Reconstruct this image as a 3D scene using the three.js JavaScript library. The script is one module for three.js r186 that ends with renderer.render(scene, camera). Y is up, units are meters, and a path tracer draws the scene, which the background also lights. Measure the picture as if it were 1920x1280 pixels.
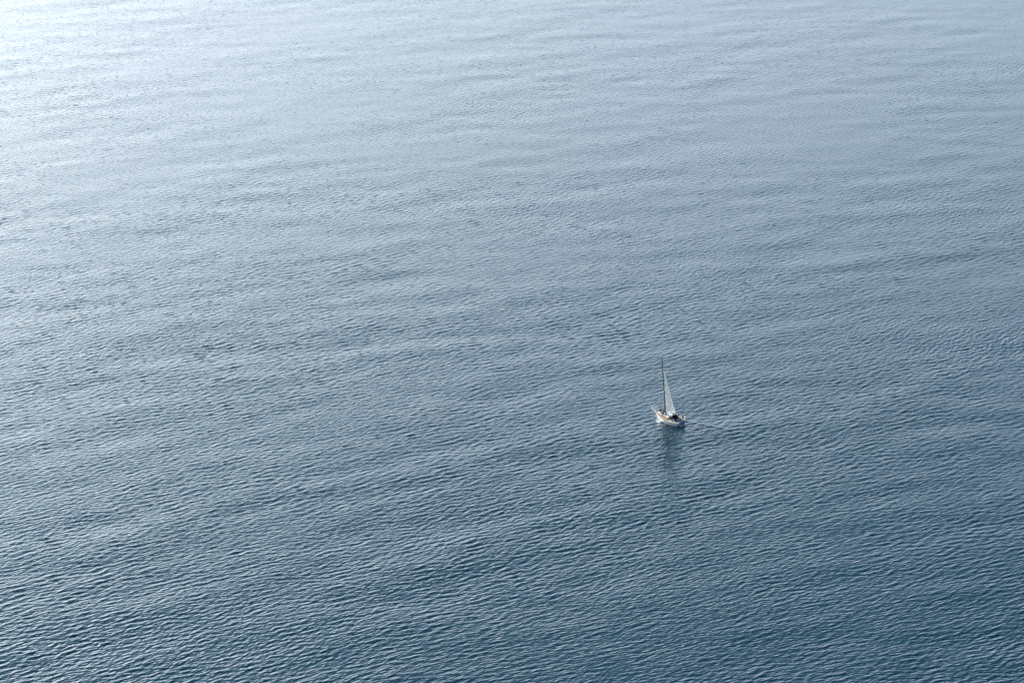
import * as THREE from 'three';
import { MarchingCubes } from 'three/addons/objects/MarchingCubes.js';
import { mergeGeometries, toCreasedNormals } from 'three/addons/utils/BufferGeometryUtils.js';
import { RoundedBoxGeometry } from 'three/addons/geometries/RoundedBoxGeometry.js';

// ---------------------------------------------------------------- camera, sky, sun, exposure
const R = THREE.MathUtils.degToRad;
const scene = new THREE.Scene();
const EYE = 232;                                            // metres above the sea
const camera = new THREE.PerspectiveCamera(13.276, 1024 / 682, 1, 60000);
camera.position.set(0, EYE, 0);
camera.rotation.set(-R(18.54), 0, 0);
scene.add(camera);

const renderer = new THREE.WebGLRenderer({ antialias: true });
renderer.toneMapping = THREE.LinearToneMapping;
renderer.toneMappingExposure = 1.4;
renderer.shadowMap.enabled = true;

const SUN_AZ = R(-46), SUN_EL = R(24);                       // azimuth from the view direction, to the left
const sunDir = new THREE.Vector3(Math.sin(SUN_AZ) * Math.cos(SUN_EL), Math.sin(SUN_EL), -Math.cos(SUN_AZ) * Math.cos(SUN_EL));
{
  // a hazy summer sky: blue overhead, pale towards the horizon, a broad bright haze about the sun
  const W = 1024, H = 512, d = new Float32Array(W * H * 4), g = 0.825;
  const zen = [0.005, 0.07, 0.165], veil = [0.01, 0.035, 0.05], thin = [0.306, 0.326, 0.340], hor = [0.23, 0.43, 0.68], mie = [1.02, 1.0, 0.975];
  for (let j = 0; j < H; j++) for (let i = 0; i < W; i++) {
    const el = ((j + 0.5) / H - 0.5) * Math.PI, az = ((i + 0.5) / W - 0.5) * 2 * Math.PI;
    const x = Math.cos(az) * Math.cos(el), z = Math.sin(az) * Math.cos(el), y = Math.sin(el);
    const c = x * sunDir.x + y * sunDir.y + z * sunDir.z, up = Math.max(y, 0);
    const hg = (1 - g * g) / Math.pow(1 + g * g - 2 * g * c, 1.5);
    for (let k = 0; k < 3; k++) { const h = 1 / (1 + Math.pow(up / thin[k], 4.6)); d[(j * W + i) * 4 + k] = zen[k] * (1 - h) + hor[k] * h + mie[k] * hg * 1.72 * (veil[k] + (1 - veil[k]) * h); }
    d[(j * W + i) * 4 + 3] = 1;
  }
  const t = new THREE.DataTexture(d, W, H, THREE.RGBAFormat, THREE.FloatType);
  t.mapping = THREE.EquirectangularReflectionMapping; t.magFilter = t.minFilter = THREE.LinearFilter; t.needsUpdate = true;
  scene.background = t; scene.environment = t;
}
const sun = new THREE.DirectionalLight(new THREE.Color(1, 0.83, 0.63), 3.0);
sun.position.copy(sunDir).multiplyScalar(400).add(new THREE.Vector3(36, 0, -636));
sun.target.position.set(36, 0, -636);
sun.castShadow = true; sun.shadow.mapSize.set(2048, 2048); sun.shadow.radius = 2;
Object.assign(sun.shadow.camera, { left: -40, right: 40, top: 40, bottom: -40, near: 1, far: 900 });
scene.add(sun, sun.target);

// ---------------------------------------------------------------- seeded randomness and noise
function rng(seed) { let s = seed >>> 0; return () => { s = (s + 0x6D2B79F5) | 0; let t = Math.imul(s ^ (s >>> 15), 1 | s); t = (t + Math.imul(t ^ (t >>> 7), 61 | t)) ^ t; return ((t ^ (t >>> 14)) >>> 0) / 4294967296; }; }
const hash2 = (x, y) => { let h = Math.imul(x | 0, 374761393) + Math.imul(y | 0, 668265263); h = Math.imul(h ^ (h >>> 13), 1274126177); return ((h ^ (h >>> 16)) >>> 0) / 4294967296; };
function vnoise(x, y) {
  const xi = Math.floor(x), yi = Math.floor(y), f = (t) => t * t * t * (t * (t * 6 - 15) + 10), u = f(x - xi), v = f(y - yi);
  const a = hash2(xi, yi), b = hash2(xi + 1, yi), c = hash2(xi, yi + 1), e = hash2(xi + 1, yi + 1);
  return (a + (b - a) * u) * (1 - v) + (c + (e - c) * u) * v;
}
const fbm = (x, y, o) => { let s = 0, a = 0.5, n = 0; for (let k = 0; k < o; k++) { s += a * vnoise(x, y); n += a; x = x * 2.03 + 17.3; y = y * 2.03 - 9.1; a *= 0.5; } return s / n; };

// ---------------------------------------------------------------- the sea: a random wave field from its spectrum
const N = 2048, CELL = 0.3, SPAN = N * CELL;
function fftRows(re, im, n) {                                // in-place radix-2 transform of every row
  const rev = new Uint32Array(n), bits = Math.log2(n);
  for (let i = 0; i < n; i++) { let r = 0; for (let b = 0; b < bits; b++) r |= ((i >> b) & 1) << (bits - 1 - b); rev[i] = r; }
  const cs = new Float64Array(n / 2), sn = new Float64Array(n / 2);
  for (let i = 0; i < n / 2; i++) { cs[i] = Math.cos(2 * Math.PI * i / n); sn[i] = Math.sin(2 * Math.PI * i / n); }
  const a = new Float64Array(n), b = new Float64Array(n);
  for (let row = 0; row < n; row++) {
    const o = row * n;
    for (let i = 0; i < n; i++) { a[i] = re[o + rev[i]]; b[i] = im[o + rev[i]]; }
    for (let s = 1; s < n; s *= 2) {
      const step = n / (2 * s);
      for (let i = 0; i < n; i += 2 * s) for (let j = 0, k = 0; j < s; j++, k += step) {
        const p = i + j, q = p + s, tr = a[q] * cs[k] - b[q] * sn[k], ti = a[q] * sn[k] + b[q] * cs[k];
        a[q] = a[p] - tr; b[q] = b[p] - ti; a[p] += tr; b[p] += ti;
      }
    }
    for (let i = 0; i < n; i++) { re[o + i] = a[i]; im[o + i] = b[i]; }
  }
}
function transpose(m, n) { for (let i = 0; i < n; i++) for (let j = i + 1; j < n; j++) { const t = m[i * n + j]; m[i * n + j] = m[j * n + i]; m[j * n + i] = t; } }
const WAVE = Math.atan2(0.81, 0.585);                        // the direction the waves run in, on the x-z plane
// fields: the height of the wind chop, its sideways draw towards the crests, the long low swell, and the slopes of the short ripples
function smooth(a, b, x) { const t = Math.min(1, Math.max(0, (x - a) / (b - a))); return t * t * (3 - 2 * t); };
// the spectrum of the wind sea: its energy per wave number, direction c (cosine to the wind) included
function windSea(k, c) {
  const kp = 2 * Math.PI / 1.4, q = k / kp;
  const spread = c <= 0 ? 0 : (1 - smooth(1.5, 3, q)) * Math.pow(c, 6.5) + smooth(1.5, 3, q) * (0.85 * Math.pow(c, 3.6) + 0.15 * c);
  return Math.exp(-1.1 / (q * q)) * Math.pow(k, -3.6) / (1 + Math.pow(k / 4.2, 1.5)) * spread;
}
const STEEP = { height: 0.0052, drawX: 0.0052, drawZ: 0.0052, swell: 0.00013, fine: 0.0098, fineX: 0.0098, fineZ: 0.0098 };   // mean square slope of each
function field(kind, cell = CELL, seed = 7321, lean = WAVE) {
  const dk = 2 * Math.PI / (N * cell), re = new Float32Array(N * N), im = new Float32Array(N * N), rand = rng(seed); let total = 0;
  for (let j = 0; j < N; j++) for (let i = 0; i < N; i++) {
    const u1 = Math.max(rand(), 1e-9), u2 = rand();
    const kx = (i < N / 2 ? i : i - N) * dk, kz = (j < N / 2 ? j : j - N) * dk, k = Math.hypot(kx, kz);
    if (k < 0.05) continue;
    const c = Math.cos(Math.atan2(kz, kx) - lean), fine = kind.startsWith('fine'), cross = smooth(2.6, 4.6, k);
    let s;
    if (kind === 'swell') {
      const w = Math.log(k / (2 * Math.PI / 24)), c2 = Math.cos(Math.atan2(kz, kx) - WAVE - 0.14);
      s = Math.exp(-w * w / 0.6) * Math.pow(k, -3.0) * (c2 <= 0 ? 0 : Math.pow(c2, 4));
    } else if (fine) s = k > 13 ? 0 : windSea(k, c) * cross;
    else s = windSea(k, c) * (1 - cross);
    if (s <= 0) continue;
    const amp = Math.sqrt(s) * dk * Math.sqrt(-2 * Math.log(u1)), ph = 2 * Math.PI * u2, o = j * N + i;
    const ar = amp * Math.cos(ph), ai = amp * Math.sin(ph);
    total += s * k * k * dk * dk;
    if (kind === 'drawX' || kind === 'fineX') { re[o] = ai * kx / k; im[o] = -ar * kx / k; }
    else if (kind === 'drawZ' || kind === 'fineZ') { re[o] = ai * kz / k; im[o] = -ar * kz / k; }
    else { re[o] = ar; im[o] = ai; }
  }
  fftRows(re, im, N); transpose(re, N); transpose(im, N); fftRows(re, im, N); transpose(re, N);
  const to = Math.sqrt(STEEP[kind] / total); for (let i = 0; i < N * N; i++) re[i] *= to;
  return re;
}
const height = field('height'), drawX = field('drawX'), drawZ = field('drawZ'), swell = field('swell');
function sample(f, x, z) {                                   // periodic bilinear look-up
  let u = x / CELL, v = z / CELL; u -= Math.floor(u / N) * N; v -= Math.floor(v / N) * N;
  const i = Math.floor(u) % N, j = Math.floor(v) % N, i1 = (i + 1) % N, j1 = (j + 1) % N, a = u - Math.floor(u), b = v - Math.floor(v);
  return (f[j * N + i] * (1 - a) + f[j * N + i1] * a) * (1 - b) + (f[j1 * N + i] * (1 - a) + f[j1 * N + i1] * a) * b;
}
// gusts and slicks: where the breeze touches down the chop is steeper, between them it lies smoother; the breeze dies away offshore
function gust(x, z) {
  const u = x * 0.79 - z * 0.61, v = x * 0.61 + z * 0.79;
  const open = 1.14 - 0.5 * smooth(-520, -1080, z), slick = smooth(0.52, 0.70, fbm(x / 62 + z / 310 + 5.5, z / 55 + 2.2, 4)) * smooth(-640, -900, z);
  return open * (0.36 + 1.3 * fbm(u / 75 + 3.1, v / 30 + 8.7, 4)) * (1 - 0.6 * slick);
}
// the boat's course and the water it stirs
const BOAT = new THREE.Vector3(36.1, 0, -634.45), COURSE = R(129.8), FWD = new THREE.Vector2(Math.cos(COURSE), -Math.sin(COURSE));
const wake = { y: 0, calm: 1 };
function stir(x, z) {
  const dx = x - BOAT.x, dz = z - BOAT.z, a = dx * FWD.x + dz * FWD.y, b = Math.abs(-dx * FWD.y + dz * FWD.x);
  wake.y = 0; wake.calm = 1;
  if (a > 8 || a < -60 || b > 30) return wake;
  const d = 4.4 - a;                                        // metres behind the stem
  if (d > 0) {
    const off = b - (0.35 + 0.34 * d), w = 0.35 + 0.012 * d;
    wake.y += 0.14 * Math.exp(-d / 22) * Math.min(1, d / 2) * Math.exp(-off * off / (w * w)) * (0.75 + 0.25 * Math.sin(d * 2.1));
  }
  const aft = -4.3 - a;
  if (aft > 0) {
    const w = 1.1 + 0.05 * aft, in_ = Math.exp(-b * b / (w * w)) * Math.exp(-aft / 34);
    wake.calm = 1 - 0.8 * in_; wake.y += 0.07 * in_ * Math.cos(aft * 1.9) * Math.exp(-aft / 9);
  }
  return wake;
}
function surface(x, z, fade, out) {
  const w = stir(x, z), g = gust(x, z) * fade * w.calm;
  out.x = x - 0.75 * g * sample(drawX, x, z); out.z = z - 0.75 * g * sample(drawZ, x, z);
  out.y = g * sample(height, x, z) + Math.sqrt(g * fade) * sample(swell, x, z) + w.y;
}
{
  const rows = [], cols = [], STEP = 0.00057;
  for (let r = 4; r < 470; r *= 1.06) rows.push(r);
  for (let r = 470; r < 1145; r *= 1 + STEP) rows.push(r);
  for (let r = 1145; r < 45000; r *= 1 + Math.min(0.08, 0.0016 * Math.pow(r / 1145, 8))) rows.push(r);
  const A = R(11.9);
  const side = []; for (let a = A, s = STEP; a < Math.PI; a += s, s = Math.min(s * 1.3, 0.12)) side.push(a);
  for (let i = side.length - 1; i > 0; i--) cols.push(-side[i]);
  for (let a = -A; a < A; a += STEP) cols.push(a);
  cols.push(...side);
  const nr = rows.length, nc = cols.length, pos = new Float32Array(nr * nc * 3), p = {};
  for (let j = 0; j < nr; j++) for (let i = 0; i < nc; i++) {
    const r = rows[j], a = cols[i], coarse = Math.max(r - (rows[j - 1] ?? 0), r * (i ? a - cols[i - 1] : 0.06));
    surface(r * Math.sin(a), -r * Math.cos(a), Math.min(1, 0.85 / coarse), p);
    const o = (j * nc + i) * 3; pos[o] = p.x; pos[o + 1] = p.y; pos[o + 2] = p.z;
  }
  const idx = new Uint32Array((nr - 1) * nc * 6); let q = 0;
  for (let j = 0; j < nr - 1; j++) for (let i = 0; i < nc; i++) {
    const i1 = (i + 1) % nc, a = j * nc + i, b = j * nc + i1, c = a + nc, d = b + nc;
    idx[q++] = a; idx[q++] = b; idx[q++] = c; idx[q++] = b; idx[q++] = d; idx[q++] = c;
  }
  const geo = new THREE.BufferGeometry();
  geo.setAttribute('position', new THREE.BufferAttribute(pos, 3)); geo.setIndex(new THREE.BufferAttribute(idx, 1)); geo.computeVertexNormals();
  // the short ripples: their height is drawn towards the crests, which sharpens them, and turned into a relief map
  const FINE = 0.1, px = new Uint8Array(N * N * 4), fine = field('fine', FINE, 991, -WAVE), fx = field('fineX', FINE, 991, -WAVE), fz = field('fineZ', FINE, 991, -WAVE), sharp = new Float32Array(N * N);
  for (let j = 0; j < N; j++) for (let i = 0; i < N; i++) { const o = j * N + i; sharp[o] = sample(fine, (i + 0.8 * fx[o] / FINE) * CELL, (j + 0.8 * fz[o] / FINE) * CELL); }
  for (let j = 0; j < N; j++) for (let i = 0; i < N; i++) {
    const o = j * N + i, sx = (sharp[j * N + (i + 1) % N] - sharp[j * N + (i + N - 1) % N]) / (2 * FINE), sz = (sharp[((j + 1) % N) * N + i] - sharp[((j + N - 1) % N) * N + i]) / (2 * FINE), l = 1 / Math.hypot(sx, sz, 1);
    px[o * 4] = Math.round((0.5 - 0.5 * sx * l) * 255); px[o * 4 + 1] = Math.round((0.5 - 0.5 * sz * l) * 255); px[o * 4 + 2] = Math.round((0.5 + 0.5 * l) * 255); px[o * 4 + 3] = 255;
  }
  const ripples = new THREE.DataTexture(px, N, N); ripples.wrapS = ripples.wrapT = THREE.RepeatWrapping; ripples.magFilter = THREE.LinearFilter; ripples.needsUpdate = true;
  const uv = new Float32Array(nr * nc * 2);
  for (let i = 0; i < nr * nc; i++) {
    const x = pos[i * 3], z = pos[i * 3 + 2];                 // metres over the tile, bent a little so that the tiles do not line up
    uv[i * 2] = (x + 9 * vnoise(x / 60, z / 60)) / (N * FINE); uv[i * 2 + 1] = (-z + 9 * vnoise(x / 60 + 40, z / 60)) / (N * FINE);
  }
  geo.setAttribute('uv', new THREE.BufferAttribute(uv, 2));
  const water = new THREE.MeshPhysicalMaterial({ normalMap: ripples,  color: new THREE.Color().setRGB(0.0001, 0.024, 0.040), roughness: 0.08, metalness: 0, ior: 1.333 });
  const sea = new THREE.Mesh(geo, water);
  sea.name = 'sea'; sea.userData = { kind: 'structure', label: 'open blue sea with small wind waves running diagonally', category: 'sea' };
  sea.castShadow = sea.receiveShadow = true; scene.add(sea);
  console.log('sea', nr, nc, nr * nc);
}


// ---------------------------------------------------------------- helpers for built things
const V = (x, y, z) => new THREE.Vector3(x, y, z);
const taken = {};
const numbered = (n) => { const k = taken[n] = (taken[n] ?? -1) + 1; return k ? n + '_' + String(k).padStart(3, '0') : n; };
const mat = (r, g, b, roughness = 0.5, more = {}) => new THREE.MeshPhysicalMaterial({ color: new THREE.Color().setRGB(r, g, b), roughness, side: THREE.DoubleSide, ...more });
function part(name, geos, m, parent, at) {
  const g = Array.isArray(geos) ? (geos.length > 1 ? mergeGeometries(geos.map((q) => { const c = q.index ? q.toNonIndexed() : q; c.deleteAttribute('uv'); return c; })) : geos[0]) : geos;
  const o = new THREE.Mesh(g, m); o.name = name; o.castShadow = o.receiveShadow = true;
  if (at) o.position.copy(at);
  parent.add(o); return o;
}
const parts = (name, geos, m, parent) => geos.map((g) => part(name, g, m, parent));
const bar = (pts, r, seg = 1, round = 6) => new THREE.TubeGeometry(pts.length > 2 ? new THREE.CatmullRomCurve3(pts) : new THREE.LineCurve3(pts[0], pts[1]), pts.length > 2 ? Math.max(seg, pts.length * 3) : seg, r, round, false);
const box = (w, h, d, r, x, y, z) => new RoundedBoxGeometry(w, h, d, 2, r).translate(x, y, z);
function sheet(nu, nv, f, close = false) {                    // a smooth grid surface from f(u, v)
  const p = [], ix = [];
  for (let j = 0; j <= nv; j++) for (let i = 0; i <= nu; i++) { const q = f(i / nu, j / nv); p.push(q.x, q.y, q.z); }
  for (let j = 0; j < nv; j++) for (let i = 0; i < nu; i++) { const a = j * (nu + 1) + i, b = a + 1, c = a + nu + 1, d = c + 1; ix.push(a, b, d, a, d, c); }
  const g = new THREE.BufferGeometry(); g.setAttribute('position', new THREE.Float32BufferAttribute(p, 3)); g.setIndex(ix); g.computeVertexNormals(); return g;
}

// ---------------------------------------------------------------- the sailing boat: x towards the bow, y up, z to starboard
const boat = new THREE.Group(); boat.name = 'sailing_boat'; scene.add(boat);
boat.rotation.order = 'YXZ'; boat.rotation.set(R(-6.3), COURSE, R(0.6)); boat.position.copy(BOAT); boat.scale.set(0.863, 1, 1);
boat.userData = { label: 'white sailing boat with tall dark mast and one narrow sail, alone on the open sea', category: 'sailing boat' };
const M = {
  white: mat(0.70, 0.655, 0.585, 0.28, { clearcoat: 0.4, clearcoatRoughness: 0.15 }), deck: mat(0.42, 0.38, 0.32, 0.6), teak: mat(0.34, 0.19, 0.105, 0.7), boot: mat(0.012, 0.014, 0.02, 0.4),
  blue: mat(0.13, 0.27, 0.52, 0.35), spar: mat(0.075, 0.045, 0.036, 0.4), sail: mat(0.86, 0.805, 0.735, 0.9, { transmission: 0.2, thickness: 0 }), cloth: mat(0.82, 0.79, 0.72, 0.85),
  steel: mat(0.6, 0.6, 0.62, 0.45, { metalness: 1 }), paint: mat(0.66, 0.62, 0.56, 0.5), dark: mat(0.01, 0.01, 0.013, 0.5), glass: mat(0.012, 0.015, 0.02, 0.06), wire: mat(0.25, 0.25, 0.26, 0.35, { metalness: 0.8 }),
  canvas: mat(0.008, 0.009, 0.012, 0.95, { specularIntensity: 0.2 }), pale: mat(0.62, 0.62, 0.60, 0.85), stripe: mat(0.05, 0.09, 0.19, 0.35),
};
const LEN = 10.2, STERN = -5.1;
const lerp = THREE.MathUtils.lerp;
const half = (t) => 1.98 * (t > 0.38 ? Math.pow(Math.max(0, 1 - Math.pow((t - 0.38) / 0.62, 1.8)), 0.9) : 1 - 0.30 * Math.pow((0.38 - t) / 0.38, 1.8));
const sheer = (t) => 0.98 + 0.05 * Math.pow(1 - t, 2) + 0.22 * Math.pow(Math.max(0, t - 0.15) / 0.85, 2);
function hullAt(t, q, side, grow = 0) {                       // t from stern to bow, q from the sheer (0) down to the keel (1)
  const h = sheer(t), b = half(t), y = lerp(h, -0.55, q), flare = q < 0.64 ? 1 - 0.09 * Math.pow(q / 0.64, 1.4) : 0.91 * Math.sqrt(Math.max(0, 1 - Math.pow((q - 0.64) / 0.36, 2)));
  const x = STERN + LEN * t - (0.95 * Math.pow(t, 7) - 0.45 * Math.pow(1 - t, 6)) * Math.min(1, q / 0.66);
  return V(x, y, side * (b * flare + grow));
}
const levelQ = (t, y) => (sheer(t) - y) / (sheer(t) + 0.55);
const band = (side, y0, y1, t0, t1, grow) => sheet(40, 2, (u, v) => { const t = lerp(t0, t1, u); return hullAt(t, levelQ(t, lerp(y0(t), y1(t), v)), side, grow); });
part('hull', [-1, 1].map((s) => sheet(48, 16, (u, v) => hullAt(u, v, s))), M.white, boat);
parts('boot_stripe', [-1, 1].map((s) => band(s, () => 0.24, () => -0.3, 0.004, 0.995, 0.012)), M.boot, boat);
parts('hull_stripe', [-1, 1].map((s) => band(s, (t) => sheer(t) - 0.22, (t) => sheer(t) - 0.30, 0.03, 0.94, 0.008)), M.stripe, boat);
parts('toe_rail', [-1, 1].map((s) => bar(Array.from({ length: 16 }, (_, i) => hullAt(i / 15, 0, s).add(V(0, 0.03, 0))), 0.04, 40, 6)), M.paint, boat);
for (const s of [-1, 1]) part('hull_window', band(s, (t) => sheer(t) - 0.42, (t) => sheer(t) - 0.56, 0.62, 0.76, 0.01), M.glass, boat);
part('transom', sheet(10, 10, (u, v) => { const a = hullAt(0, v, -1), b = hullAt(0, v, 1); return a.lerp(b, u).add(V(-0.012, 0, 0)); }), M.white, boat);
part('stern_panel', sheet(6, 4, (u, v) => { const q = lerp(0.06, 0.5, v), a = hullAt(0, q, -1), b = hullAt(0, q, 1); return a.lerp(b, lerp(0.42, 0.95, u)).add(V(-0.03, 0, 0)); }), M.blue, boat);
part('swim_platform', box(0.5, 0.08, 1.7, 0.03, -5.72, 0.28, 0), M.paint, boat);
const COCK0 = -4.5, COCK1 = -1.75, cz = 0.72;
const deckY = (x, z) => { const t = (x - STERN) / LEN; return sheer(t) + 0.07 * (1 - Math.pow(z / Math.max(0.05, half(t)), 2)); };
part('deck', [
  ...[[STERN, COCK0], [COCK1, 5.06]].map(([a, b]) => sheet(30, 10, (u, v) => { const x = lerp(a, b, u), z = lerp(-1, 1, v) * half((x - STERN) / LEN) * 0.99; return V(x, deckY(x, z), z); })),
  ...[-1, 1].map((s) => sheet(12, 4, (u, v) => { const x = lerp(COCK0, COCK1, u), z = s * lerp(cz + 0.33, half((x - STERN) / LEN) * 0.99, v); return V(x, deckY(x, z), z); })),
], M.deck, boat);
parts('side_deck', [-1, 1].map((s) => sheet(24, 2, (u, v) => { const x = lerp(-1.6, 3.4, u), z = s * lerp(1.0 - 0.25 * u * u, half((x - STERN) / LEN) - 0.1, v); return V(x, deckY(x, z) + 0.008, z); })), M.teak, boat);
part('cockpit', [
  box(2.75, 0.06, 1.44, 0.01, -3.12, 0.36, 0), box(2.75, 0.46, 0.05, 0.01, -3.12, 0.58, -cz), box(2.75, 0.46, 0.05, 0.01, -3.12, 0.58, cz), box(0.05, 0.5, 1.44, 0.01, -4.49, 0.60, 0), box(0.05, 0.5, 1.44, 0.01, -1.76, 0.60, 0),
], M.deck, boat);
for (const s of [-1, 1]) part('cockpit_bench', box(2.7, 0.07, 0.42, 0.02, -3.1, 0.80, s * (cz + 0.15)), M.teak, boat);
// cabin: pale roof, varnished sides, dark ports
const cabW = (x) => 1.06 - 0.30 * Math.pow(Math.max(0, (x + 1.6) / 4.4), 2.2);
parts('cabin_side', [-1, 1].map((s) => sheet(20, 3, (u, v) => { const x = lerp(-1.7, 2.75, u); return V(x, deckY(x, 0.9) - 0.02 + v * (0.43 - 0.17 * u), s * (cabW(x) - 0.06 * v)); })), M.teak, boat);
part('cabin_roof', [sheet(20, 8, (u, v) => { const x = lerp(-1.7, 2.75, u), z = lerp(-1, 1, v); return V(x, deckY(x, 0.9) + 0.41 - 0.17 * u + 0.07 * (1 - z * z), z * (cabW(x) - 0.04)); }),
  sheet(8, 3, (u, v) => { const z = lerp(-1, 1, u) * (cabW(2.75) - 0.05); return V(2.75 + 0.25 * v, deckY(2.75, 0.9) + lerp(0.25, 0, v), z); }), sheet(8, 3, (u, v) => V(-1.7, deckY(-1.7, 0.9) + lerp(0.42, -0.3, v), lerp(-0.94, 0.94, u)))], M.white, boat);
for (const s of [-1, 1]) for (const x of [-0.9, 0.1, 1.1]) part('cabin_window', new RoundedBoxGeometry(0.62, 0.15, 0.02, 2, 0.009).rotateX(s * -0.13).translate(x, deckY(x, 0.9) + 0.22 - 0.03 * x, s * (cabW(x) - 0.022)), M.glass, boat);
for (const [x, z, w] of [[2.15, 0, 0.5], [0.25, 0, 0.5], [3.5, 0, 0.55]]) { const y = x > 3 ? deckY(x, z) : deckY(x, 0.9) + 0.49 - 0.038 * (x + 1.7); part('hatch', box(w, 0.07, w, 0.03, x, y + 0.02, z), M.paint, boat); }
part('companionway', box(0.62, 0.05, 0.7, 0.02, -1.5, deckY(-1.5, 0) + 0.43, 0), M.dark, boat);
for (const [x, z] of [[2.45, -0.45], [-0.45, -0.62]]) part('cowl_vent', [new THREE.CylinderGeometry(0.07, 0.08, 0.3, 10).translate(x, deckY(x, 0.9) + 0.42, z), new THREE.SphereGeometry(0.15, 12, 8).scale(1, 0.9, 0.9).translate(x + 0.04, deckY(x, 0.9) + 0.6, z)], M.paint, boat);
part('life_raft', [new THREE.CapsuleGeometry(0.22, 0.55, 6, 14).rotateX(Math.PI / 2).translate(0.72, deckY(0.72, 0) + 0.62, -0.25), box(0.3, 0.08, 0.7, 0.02, 0.72, deckY(0.72, 0) + 0.42, -0.25)], M.paint, boat);
part('fender', new THREE.CapsuleGeometry(0.13, 0.5, 6, 12).rotateZ(Math.PI / 2).translate(-0.75, deckY(-0.75, 1) + 0.17, -1.18), M.paint, boat);
part('sail_bag', new THREE.CapsuleGeometry(0.2, 0.6, 6, 12).rotateZ(Math.PI / 2 - 0.1).translate(3.1, deckY(3.1, 0) + 0.2, -0.42), M.cloth, boat);
// spray hood over the companionway, open towards the cockpit
const hood = part('spray_hood', [sheet(8, 18, (u, v) => { const a = lerp(0.04, Math.PI - 0.04, v), x = lerp(-1.0, -2.35, u), r = lerp(0.30, 1, Math.pow(u, 0.55)); return V(x, deckY(-1.6, 1) + 0.05 + 0.98 * r * Math.pow(Math.sin(a), 0.62), -1.02 * Math.cos(a)); })], M.canvas, boat);
part('hood_top', sheet(6, 10, (u, v) => { const a = lerp(1.0, Math.PI - 1.0, v), x = lerp(-1.25, -1.95, u), r = lerp(0.52, 1, Math.pow(u, 0.6)); return V(x, deckY(-1.6, 1) + 0.075 + 0.99 * r * Math.pow(Math.sin(a), 0.62), -1.02 * Math.cos(a)); }), M.pale, hood);
part('hood_curtain', sheet(10, 6, (u, v) => { const a = lerp(0.06, Math.PI - 0.06, u); return V(-2.2, lerp(deckY(-1.6, 1) - 0.35, deckY(-1.6, 1) + 0.03 + 0.95 * Math.pow(Math.sin(a), 0.62), v), -1.0 * Math.cos(a)); }), M.canvas, hood);
part('hood_frame', bar(Array.from({ length: 14 }, (_, i) => { const a = lerp(0.04, Math.PI - 0.04, i / 13); return V(-2.35, deckY(-1.6, 1) + 0.06 + 0.98 * Math.pow(Math.sin(a), 0.62), -1.03 * Math.cos(a)); }), 0.022, 30), M.steel, hood);
// steering wheel on its pedestal, winches
part('pedestal', [new THREE.CylinderGeometry(0.09, 0.13, 0.8, 12).translate(-3.75, 0.78, 0), new THREE.SphereGeometry(0.12, 12, 8).translate(-3.75, 1.21, 0)], M.paint, boat);
part('steering_wheel', [new THREE.TorusGeometry(0.42, 0.025, 8, 28).rotateY(Math.PI / 2).translate(-3.92, 1.10, 0), ...[0, 1, 2].map((k) => bar([V(-3.92, 1.10 + 0.42 * Math.cos(k * 1.047), 0.42 * Math.sin(k * 1.047)), V(-3.92, 1.10 - 0.42 * Math.cos(k * 1.047), -0.42 * Math.sin(k * 1.047))], 0.012))], M.steel, boat);
for (const [x, s] of [[-2.7, -1], [-2.7, 1]]) part('winch', new THREE.LatheGeometry([[0, 0.2], [0.10, 0.2], [0.10, 0.17], [0.075, 0.15], [0.07, 0.06], [0.12, 0.03], [0.12, 0], [0, 0]].map(([a, b]) => new THREE.Vector2(a, b)), 14).translate(x, deckY(x, 1.2) + 0.0, s * 1.24), M.paint, boat);
// rails
const railPt = (t, s, h) => hullAt(t, 0, s).multiply(V(1, 1, 0.94)).add(V(0, h, 0));
const STAN = [0.20, 0.32, 0.44, 0.56, 0.68, 0.80];
for (const s of [-1, 1]) {
  for (const t of STAN) part('stanchion', bar([railPt(t, s, 0), railPt(t, s, 0.64)], 0.016), M.steel, boat);
  parts('lifeline', [0.34, 0.62].map((h) => bar(Array.from({ length: 13 }, (_, i) => railPt(lerp(0.08, 0.90, i / 12), s, h)), 0.006, 30, 4)), M.wire, boat);
}
// bow: a plank and rails reaching out past the stem, an anchor under them
part('bowsprit', [box(1.7, 0.09, 0.40, 0.03, 5.3, sheer(1) + 0.12, 0)], M.teak, boat);
const pulpit = part('bow_pulpit', [-1, 1].flatMap((s) => [
  bar([railPt(0.86, s, 0.68), V(5.2, sheer(1) + 0.76, s * 0.46), V(6.2, sheer(1) + 0.80, s * 0.27)], 0.032), bar([railPt(0.88, s, 0.36), V(5.3, sheer(1) + 0.43, s * 0.40), V(6.2, sheer(1) + 0.46, s * 0.25)], 0.03),
  ...[[0.86, 0.68]].map(([t, h]) => bar([railPt(t, s, 0), railPt(t, s, h)], 0.028)), bar([V(5.2, sheer(1) + 0.05, s * 0.3), V(5.2, sheer(1) + 0.76, s * 0.46)], 0.028), bar([V(6.15, sheer(1) + 0.12, s * 0.2), V(6.2, sheer(1) + 0.80, s * 0.27)], 0.028),
]).concat([bar([V(6.2, sheer(1) + 0.80, -0.27), V(6.27, sheer(1) + 0.80, 0.0), V(6.2, sheer(1) + 0.80, 0.27)], 0.032)]), M.paint, boat);
part('anchor', [bar([V(6.1, sheer(1) + 0.02, 0), V(5.6, sheer(1) + 0.03, 0)], 0.03), bar([V(5.98, sheer(1) - 0.22, -0.22), V(6.2, sheer(1) - 0.02, 0), V(5.98, sheer(1) - 0.22, 0.22)], 0.035)], M.steel, boat);
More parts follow.
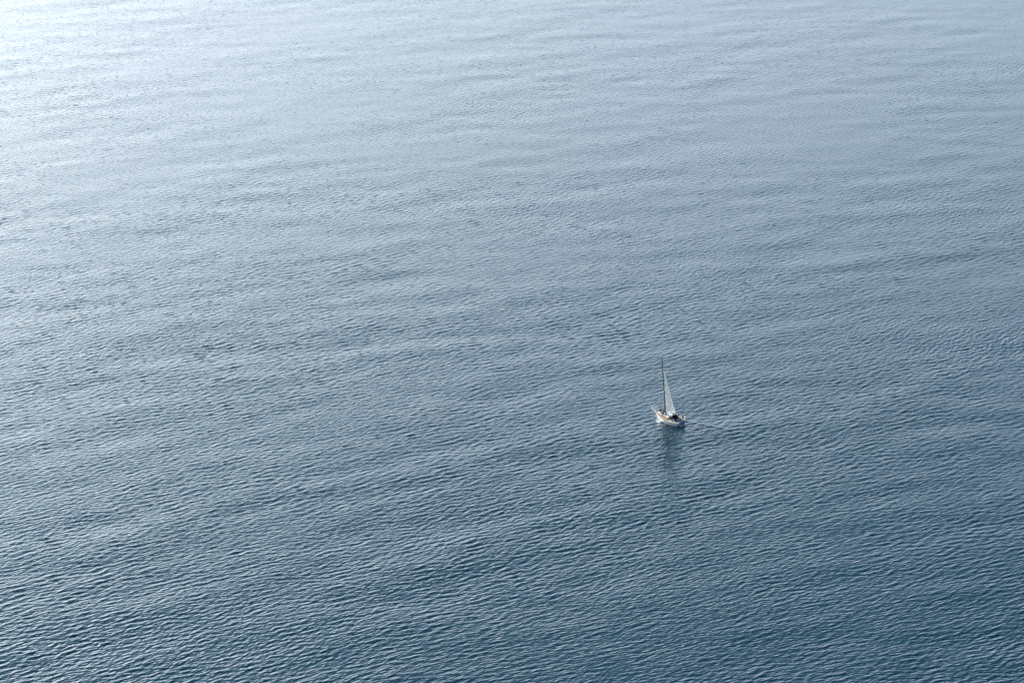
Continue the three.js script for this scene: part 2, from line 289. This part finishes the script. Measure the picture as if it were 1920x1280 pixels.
part('mooring_light', [new THREE.CylinderGeometry(0.03, 0.03, 0.9, 8).translate(4.5, deckY(4.5, 0) + 0.45, -0.3), new THREE.SphereGeometry(0.17, 12, 10).translate(4.95, sheer(0.98) + 0.86, 0.05)], M.paint, boat).name = 'furled_jib_drum';
// stern rail with an outboard engine hung on it
part('stern_rail', [bar([railPt(0.13, -1, 0.66), railPt(0.02, -1, 0.7), V(-5.1, sheer(0) + 0.72, -0.6), V(-5.15, sheer(0) + 0.72, 0.6), railPt(0.02, 1, 0.7), railPt(0.13, 1, 0.66)], 0.026, 36), ...[[0.13, -1], [0.02, -1], [0.02, 1], [0.13, 1]].map(([t, s]) => bar([railPt(t, s, 0), railPt(t, s, 0.68)], 0.024))], M.steel, boat);
part('outboard_engine', [new RoundedBoxGeometry(0.46, 0.44, 0.36, 4, 0.14).translate(-5.08, sheer(0) + 1.12, 0.55), new THREE.CylinderGeometry(0.07, 0.06, 0.75, 10).translate(-5.1, sheer(0) + 0.6, 0.55), box(0.12, 0.2, 0.3, 0.03, -5.08, sheer(0) + 0.82, 0.55)], M.dark, boat);
part('ensign_staff', bar([V(-5.12, sheer(0), -0.75), V(-5.55, sheer(0) + 1.5, -0.78)], 0.018), M.paint, boat);

// rig
const MX = 1.1, FOOT = deckY(MX, 0) + 0.36, TOP = 15.75, tip = V(MX, TOP, 0);
const mast = part('mast', sheet(14, 24, (u, v) => { const a = u * 2 * Math.PI, r = lerp(1, 0.72, v * v); return V(MX + 0.175 * r * Math.cos(a), lerp(FOOT - 0.5, TOP, v), 0.125 * r * Math.sin(a)); }), M.spar, boat);
part('mast_cap', [box(0.3, 0.1, 0.2, 0.03, MX, TOP + 0.05, 0), bar([V(MX + 0.1, TOP + 0.1, 0), V(MX + 0.1, TOP + 0.55, 0)], 0.012)], M.wire, mast);
for (let k = 0; k < 7; k++) { const y = FOOT + 1.65 + k * 1.19; part('mast_step', new THREE.SphereGeometry(0.115, 10, 8).scale(1, 1.15, 1).translate(MX + 0.24, y, -0.2), M.paint, mast); }
part('luff_track', bar([V(MX - 0.16, FOOT + 1.0, 0.0), V(MX - 0.13, TOP - 0.3, 0.0)], 0.03), M.wire, mast);
for (const [y, w] of [[6.6, 0.95], [11.0, 0.7]]) parts('spreader', [-1, 1].map((s) => bar([V(MX, y, 0), V(MX - 0.12, y + 0.05, s * w)], 0.03)), M.spar, mast);
for (const s of [-1, 1]) parts('shroud', [bar([V(MX - 0.1, deckY(MX, 1.4), s * 1.42), V(MX - 0.12, 6.65, s * 0.95)], 0.007, 1, 4), bar([V(MX - 0.12, 6.65, s * 0.95), V(MX - 0.12, 11.05, s * 0.7)], 0.007, 1, 4), bar([V(MX - 0.12, 11.05, s * 0.7), tip], 0.007, 1, 4), bar([V(MX - 0.1, deckY(MX, 1.4), s * 1.36), V(MX, 6.6, 0)], 0.007, 1, 4)], M.wire, boat);
part('forestay', bar([V(6.4, sheer(1) + 0.2, 0), tip], 0.009, 1, 4), M.wire, boat);
part('backstay', bar([V(-5.2, sheer(0) + 0.05, 0), tip], 0.007, 1, 4), M.wire, boat);
// boom and sail, eased to starboard
const PSI = R(0.5), BL = 5.2, BY = FOOT + 0.62, gn = V(MX - 0.2, BY, 0), end = V(MX - 0.2 - BL * Math.cos(PSI), BY + 0.80, BL * Math.sin(PSI));
const boom = part('boom', bar([gn, end], 0.085, 1, 12), M.paint, boat);
part('reefed_cloth', sheet(40, 12, (u, v) => { const a = v * 2 * Math.PI, p = gn.clone().lerp(end, 0.03 + 0.95 * u), r = (0.15 + 0.05 * Math.sin(u * 23) + 0.03 * Math.sin(u * 61 + 2)) * Math.pow(Math.sin(Math.PI * (0.06 + 0.88 * u)), 0.4); return p.add(V(r * Math.sin(PSI) * Math.cos(a), 0.14 + 1.05 * r * Math.sin(a), r * Math.cos(PSI) * Math.cos(a))); }), M.cloth, boom);
const HEAD = 13.0, LOW = BY + 0.32;
function sailAt(u, v) {                                      // u from the luff to the leech, v from foot to head
  const y = lerp(LOW + 0.66 * u, HEAD, v), chord = lerp(4.85, 0.28, Math.pow(v, 0.92)), twist = PSI - R(2) * v;
  const w = u, belly = chord * 0.115 * (Math.pow(w, 0.75) * (1 - w) * 2.9) * (0.75 + 0.5 * Math.sin(Math.PI * Math.min(1, v + 0.15)));
  const hook = chord * 0.13 * Math.pow(smooth(0.80, 1, w), 1.6);
  const a = chord * w, b = belly - hook;                     // along the chord; out to leeward
  return V(MX - 0.19 - a * Math.cos(twist) + b * Math.sin(twist) * 0.4, y, a * Math.sin(twist) + b * Math.cos(twist));
}
const sail = part('sail', sheet(28, 60, (u, v) => sailAt(u * 0.86, v)), M.sail, boat);
part('leech_strip', sheet(6, 60, (u, v) => sailAt(0.86 + 0.14 * u, v)), M.cloth, sail);
part('head_board', sheet(3, 3, (u, v) => sailAt(u, 0.985).add(V(0, 0.02 + 0.25 * v, -0.01))), M.cloth, sail);
part('clew_patch', sheet(4, 8, (u, v) => { const p = sailAt(1, 0.16 * v), q = end.clone().add(V(-0.02, 0.2, 0)); const r = q.lerp(sailAt(1, 0.16), v); return p.lerp(r, u).add(V(0.06 * u, 0, -0.10 * u)); }), M.cloth, sail);
part('reef_ring', [new THREE.TorusGeometry(0.09, 0.04, 8, 16).rotateY(PSI).translate(...sailAt(0.93, 0.155).add(V(0, 0, -0.06)).toArray())], M.dark, sail);
for (let k = 1; k < 5; k++) part('sail_seam', bar(Array.from({ length: 9 }, (_, i) => sailAt(0.86 * i / 8, k / 5 + 0.02 * i / 8).add(V(0, 0, -0.012))), 0.010, 24, 4), M.pale, sail);
part('mainsheet', bar([end.clone().lerp(gn, 0.12), V(-2.5, deckY(-2.5, 0) + 0.1, 0.3)], 0.02), M.paint, boat);

// ---------------------------------------------------------------- people
function blob(dist, c, halfSize, res) {                      // the zero surface of a distance field on a grid, as geometry
  const mc = new MarchingCubes(res, new THREE.MeshBasicMaterial(), false, false, 60000); mc.isolation = 0;
  for (let z = 0; z < res; z++) for (let y = 0; y < res; y++) for (let x = 0; x < res; x++)
    mc.field[z * res * res + y * res + x] = -dist(c.x + (x - res / 2) / (res / 2) * halfSize, c.y + (y - res / 2) / (res / 2) * halfSize, c.z + (z - res / 2) / (res / 2) * halfSize);
  mc.update();
  const g = new THREE.BufferGeometry(), n = mc.count;
  g.setAttribute('position', new THREE.BufferAttribute(mc.positionArray.slice(0, n * 3), 3)); g.setAttribute('normal', new THREE.BufferAttribute(mc.normalArray.slice(0, n * 3), 3));
  g.scale(halfSize, halfSize, halfSize).translate(c.x, c.y, c.z);
  return g;
}
function cone(a, b, ra, rb) {                                // signed distance to a tapered capsule
  const ab = b.clone().sub(a), l2 = ab.lengthSq();
  return (x, y, z) => { const px = x - a.x, py = y - a.y, pz = z - a.z, t = Math.min(1, Math.max(0, (px * ab.x + py * ab.y + pz * ab.z) / l2)); return Math.hypot(px - ab.x * t, py - ab.y * t, pz - ab.z * t) - (ra + (rb - ra) * t); };
}
const joinAll = (list, k) => (x, y, z) => { let d = 1e3; for (const f of list) { const e = f(x, y, z), h = Math.max(k - Math.abs(d - e), 0) / k; d = Math.min(d, e) - h * h * k * 0.25; } return d; };
// a right hand: wrist at the origin, fingers along +x, palm facing -y, thumb towards +z, every finger a little curled
const handGeo = (() => {
  const f = [cone(V(0, 0, 0), V(0.07, 0, 0.0), 0.024, 0.03), cone(V(0.03, 0, -0.02), V(0.085, 0, -0.028), 0.018, 0.014), cone(V(0.03, 0, 0.02), V(0.088, 0, 0.026), 0.018, 0.014)];
  [[0.028, 0.072], [0.010, 0.080], [-0.010, 0.074], [-0.029, 0.058]].forEach(([z, l]) => { const k = V(0.088, 0, z), m = V(0.088 + l * 0.52, -0.012, z * 1.15), e = V(0.088 + l * 0.86, -0.04, z * 1.2); f.push(cone(k, m, 0.0095, 0.0085), cone(m, e, 0.0085, 0.0075)); });
  f.push(cone(V(0.025, -0.004, 0.02), V(0.06, -0.012, 0.05), 0.014, 0.011), cone(V(0.06, -0.012, 0.05), V(0.09, -0.022, 0.056), 0.011, 0.009));
  return blob(joinAll(f, 0.008), V(0.08, 0, 0), 0.12, 64);
})();
// a head: neck at the origin, face towards +x
const headGeo = (() => {
  const egg = (c, r) => (x, y, z) => { const k = Math.hypot((x - c.x) / r.x, (y - c.y) / r.y, (z - c.z) / r.z); return (k - 1) * Math.min(r.x, r.y, r.z); };
  const f = [egg(V(0.0, 0.15, 0), V(0.095, 0.115, 0.076)), egg(V(0.03, 0.075, 0), V(0.06, 0.055, 0.052)), cone(V(-0.015, -0.03, 0), V(-0.005, 0.08, 0), 0.055, 0.05), cone(V(0.09, 0.15, 0), V(0.112, 0.118, 0), 0.011, 0.016), cone(V(0.083, 0.078, -0.018), V(0.083, 0.078, 0.018), 0.010, 0.010), egg(V(-0.01, 0.135, 0.078), V(0.022, 0.034, 0.012)), egg(V(-0.01, 0.135, -0.078), V(0.022, 0.034, 0.012))];
  return blob(joinAll(f, 0.02), V(0, 0.11, 0), 0.17, 56);
})();
const eyeGeos = [-1, 1].map((s) => new THREE.SphereGeometry(0.012, 8, 6).translate(0.083, 0.15, s * 0.031));
const skins = [mat(0.52, 0.31, 0.22, 0.55), mat(0.44, 0.25, 0.17, 0.55)], eyeM = mat(0.03, 0.02, 0.015, 0.3);
function person(o) {
  const J = o.joints, root = new THREE.Group(); root.name = numbered('person'); root.userData = { label: o.label, category: 'person', group: 'people aboard the sailing boat' };
  const limb = (s) => [[J.hip[s], J.knee[s], 0.082, 0.058], [J.knee[s], J.ankle[s], 0.056, 0.036], [J.ankle[s], J.toe[s], 0.036, 0.028]];
  const arm = (s) => [[J.sh[s], J.elbow[s], 0.05, 0.04], [J.elbow[s], J.wrist[s], 0.039, 0.027]];
  const trunk = [[J.pelvis, J.waist, 0.115, 0.105], [J.waist, J.chest, 0.105, 0.125], [J.sh[0], J.sh[1], 0.062, 0.062], [J.chest, J.neck, 0.10, 0.05], [J.hip[0], J.hip[1], 0.10, 0.10]];
  const make = (bones, grow, k, c, h, res) => blob(joinAll(bones.map(([a, b, ra, rb]) => cone(a, b, ra + grow, rb + grow)), k), c, h, res);
  const all = [...trunk, ...limb(0), ...limb(1), ...arm(0), ...arm(1)], pts = all.flatMap((b) => [b[0], b[1]]), bb = new THREE.Box3().setFromPoints(pts), c = bb.getCenter(V(0, 0, 0)), sz = bb.getSize(V(0, 0, 0)), h = Math.max(sz.x, sz.y, sz.z) / 2 + 0.2, res = Math.min(90, Math.round(2 * h / 0.022));
  const hands = [0, 1].map((s) => { const d = J.wrist[s].clone().sub(J.elbow[s]).normalize(), g = handGeo.clone(); if (s === 0) { g.scale(1, 1, -1); const p = g.attributes.position.array; for (let i = 0; i < p.length; i += 9) for (let q = 0; q < 3; q++) { const t = p[i + 3 + q]; p[i + 3 + q] = p[i + 6 + q]; p[i + 6 + q] = t; } g.computeVertexNormals(); } g.applyQuaternion(new THREE.Quaternion().setFromUnitVectors(V(1, 0, 0), d)); return g.translate(J.wrist[s].x, J.wrist[s].y, J.wrist[s].z); });
  const skin = skins[o.skin ?? 0], turn = new THREE.Quaternion().setFromEuler(new THREE.Euler(0, o.look ?? 0, o.nod ?? 0, 'YXZ'));
  const head = headGeo.clone().applyQuaternion(turn).translate(J.neck.x, J.neck.y, J.neck.z);
  const body = part('body', mergeGeometries([make(all, 0, 0.05, c, h, res), head, ...hands]), skin, root);
  for (const g of eyeGeos) part('eye', g.clone().applyQuaternion(turn).translate(J.neck.x, J.neck.y, J.neck.z), eyeM, body);
  if (o.top) part('shirt', make([...trunk.slice(0, 4).map(([a, b, p, q], i) => (i === 3 ? [a, a.clone().lerp(b, 0.6), 0.1, 0.07] : [a, b, p, q])), ...[0, 1].map((s) => [J.sh[s], o.sleeve === 'short' ? J.sh[s].clone().lerp(J.elbow[s], 0.55) : J.elbow[s], 0.055, 0.05]), ...(o.sleeve === 'short' ? [] : [0, 1].map((s) => [J.elbow[s], J.elbow[s].clone().lerp(J.wrist[s], 0.9), 0.047, 0.036]))], 0.016, 0.06, c, h, res), o.top, root);
  if (o.legs) part(o.short ? 'shorts' : 'trousers', make([[J.pelvis, J.pelvis.clone().lerp(J.waist, 0.6), 0.118, 0.112], trunk[4], ...[0, 1].map((s) => [J.hip[s], o.short ? J.hip[s].clone().lerp(J.knee[s], 0.6) : J.knee[s], 0.088, 0.07]), ...(o.short ? [] : [0, 1].map((s) => [J.knee[s], J.knee[s].clone().lerp(J.ankle[s], 0.92), 0.066, 0.056]))], 0.018, 0.05, c, h, res), o.legs, root);
  const hair = o.hat ? mergeGeometries([new THREE.SphereGeometry(0.105, 16, 8, 0, Math.PI * 2, 0, Math.PI * 0.5).translate(0, 0.17, 0).toNonIndexed(), new THREE.CylinderGeometry(0.17, 0.18, 0.014, 20).translate(0.02, 0.175, 0).toNonIndexed()]) : mergeGeometries([new THREE.SphereGeometry(0.1, 16, 12, 0, Math.PI * 2, 0, Math.PI * 0.52).scale(1.05, 1.25, 0.9).rotateZ(0.35).translate(-0.008, 0.155, 0).toNonIndexed(), new THREE.SphereGeometry(0.075, 14, 10).scale(0.8, o.long ? 1.7 : 1.15, 1).translate(-0.06, o.long ? 0.08 : 0.12, 0).toNonIndexed()]);
  part(o.hat ? 'hat' : 'hair', hair.applyQuaternion(turn).translate(J.neck.x, J.neck.y, J.neck.z), o.hat ?? o.hair, root);
  root.quaternion.copy(boat.quaternion).multiply(new THREE.Quaternion().setFromAxisAngle(V(0, 1, 0), o.turn)); root.position.copy(boat.localToWorld(o.at.clone()));
  scene.add(root); return root;
}
boat.updateMatrixWorld(true);
const pair = (x, y, z) => [V(x, y, -z), V(x, y, z)];
// seated, the seat at y = 0: thighs out in front, shins down or stretched, leaning by lean
function seated({ lean = 0.1, knees = 0.10, stretch = 0, arms = 'lap' }) {
  const up = (d) => V(-d * Math.sin(lean), 0.09 + d * Math.cos(lean), 0), at = (d, z) => up(d).add(V(0, 0, z));
  const kneeY = 0.11 + 0.12 * stretch * (knees > 0.2 ? 2 : 1), J = { pelvis: up(0), waist: up(0.2), chest: up(0.38), neck: up(0.53), hip: pair(0, 0.09, 0.09), sh: [at(0.47, -0.185), at(0.47, 0.185)] };
  J.knee = pair(0.42, kneeY, knees); J.ankle = stretch ? pair(0.42 + 0.4 * stretch, 0.05, knees) : pair(0.40, -0.32, knees); J.toe = stretch ? pair(0.47 + 0.4 * stretch, 0.14, knees + 0.03) : pair(0.56, -0.36, knees + 0.03);
  if (arms === 'back') { J.elbow = pair(-0.34 - 0.2 * lean, 0.3, 0.27); J.wrist = pair(-0.42, 0.06, 0.28); }
  else if (arms === 'wheel') { J.elbow = pair(0.20, 0.34, 0.25); J.wrist = pair(0.42, 0.40, 0.2); }
  else if (arms === 'knees') { J.elbow = pair(0.16, 0.30, 0.24); J.wrist = pair(0.36, kneeY + 0.10, knees); }
  else { J.elbow = pair(0.02, 0.28, 0.24); J.wrist = pair(0.22, 0.18, 0.13); }
  return J;
}
function standing() {                                        // feet at y = 0, one hand raised to the head
  return { pelvis: V(0, 0.93, 0), waist: V(0, 1.12, 0), chest: V(0.01, 1.30, 0), neck: V(0.01, 1.46, 0), hip: pair(0, 0.92, 0.09), sh: pair(0, 1.40, 0.185), knee: pair(0.04, 0.50, 0.12), ankle: pair(0, 0.08, 0.13), toe: pair(0.15, 0.035, 0.15),
    elbow: [V(0.10, 1.22, -0.30), V(0.04, 1.63, 0.42)], wrist: [V(0.30, 1.12, -0.22), V(0.05, 1.80, 0.22)] };
}
const C = { purple: mat(0.055, 0.02, 0.065, 0.9), black: mat(0.008, 0.008, 0.012, 0.9), lavender: mat(0.42, 0.38, 0.62, 0.9), magenta: mat(0.20, 0.05, 0.14, 0.9), navy: mat(0.012, 0.014, 0.04, 0.9), brownHair: mat(0.03, 0.018, 0.012, 0.8), grey: mat(0.3, 0.3, 0.32, 0.8), lilac: mat(0.55, 0.48, 0.62, 0.9), white: mat(0.7, 0.68, 0.64, 0.9) };
person({ label: 'person in dark purple sitting on the foredeck, nearest to the bow', at: V(3.35, deckY(3.35, 0.3) + 0.10, 0.3), turn: 2.3, joints: seated({ lean: -0.12, stretch: 0.5, knees: 0.22, arms: 'knees' }), top: C.purple, legs: C.black, hair: C.brownHair, look: 0.4 });
person({ label: 'person in a pale sun hat with bare arms and legs, reclining ahead of the mast', at: V(2.0, deckY(2.0, 0.9) + 0.33, -0.35), turn: -0.5, joints: seated({ lean: 0.75, stretch: 0.8, arms: 'back' }), top: C.lilac, sleeve: 'short', legs: C.lilac, short: true, hat: C.lilac, skin: 0 });
person({ label: 'person all in black sitting on the cabin roof by the mast foot', at: V(1.45, deckY(1.45, 0.9) + 0.37, -0.15), turn: 1.6, joints: seated({ lean: -0.1, stretch: 0.4, knees: 0.14, arms: 'knees' }), top: C.black, legs: C.black, hair: C.brownHair, skin: 1 });
person({ label: 'person in a lavender shirt sitting in the cockpit behind the dark spray hood', at: V(-2.95, 0.86, -0.72), turn: -1.9, joints: seated({ lean: 0.08, arms: 'lap' }), top: C.lavender, legs: C.navy, hair: C.brownHair });
person({ label: 'dark-haired person standing in the cockpit with one arm raised to the head', at: V(-3.3, 0.40, 0.45), turn: 0.3, joints: standing(), top: C.purple, legs: C.navy, hair: C.brownHair, long: true, sleeve: 'short', skin: 1 });
person({ label: 'person in magenta shirt and dark trousers at the steering wheel, nearest the stern', at: V(-4.25, 0.86, -0.25), turn: 0.15, joints: seated({ lean: 0.05, arms: 'wheel' }), top: C.magenta, legs: C.navy, hair: C.grey });

// ---------------------------------------------------------------- foam thrown up by the bow and a few flecks about the hull
{
  const rand = rng(515), geos = [], p = {}, q = V(0, 0, 0);
  const fleck = (lx, lz, len, wide) => {
    q.set(BOAT.x + lx * FWD.x - lz * FWD.y, 0, BOAT.z + lx * FWD.y + lz * FWD.x); surface(q.x, q.z, 1, p);
    const g = new THREE.IcosahedronGeometry(1, 2), a = g.attributes.position, s = rand() * 50;
    for (let i = 0; i < a.count; i++) { const k = 0.65 + 0.7 * vnoise(a.getX(i) * 2.2 + s, a.getZ(i) * 2.2 + s); a.setXYZ(i, a.getX(i) * k * len, a.getY(i) * 0.05, a.getZ(i) * k * wide); }
    g.computeVertexNormals(); g.rotateY(COURSE + (rand() - 0.5) * 0.9); geos.push(g.translate(p.x, p.y + 0.02, p.z));
  };
  for (let k = 0; k < 7; k++) { const s = rand() < 0.62 ? -1 : 1, d = rand(); fleck(4.1 - d * 3.4, s * (0.35 + 0.42 * d * 3.4 + (rand() - 0.3) * 0.7), 0.08 + 0.15 * rand(), 0.03 + 0.05 * rand()); }
  for (let k = 0; k < 4; k++) fleck(-5.8 - rand() * 6, (rand() - 0.5) * 2.0, 0.10 + 0.14 * rand(), 0.05 + 0.06 * rand());
  const foam = new THREE.Mesh(mergeGeometries(geos), mat(0.62, 0.63, 0.62, 0.85)); foam.name = 'foam'; foam.castShadow = foam.receiveShadow = true;
  foam.userData = { kind: 'stuff', label: 'white foam on the water round the bow and stern of the sailing boat', category: 'foam' }; scene.add(foam);
}

renderer.render(scene, camera);
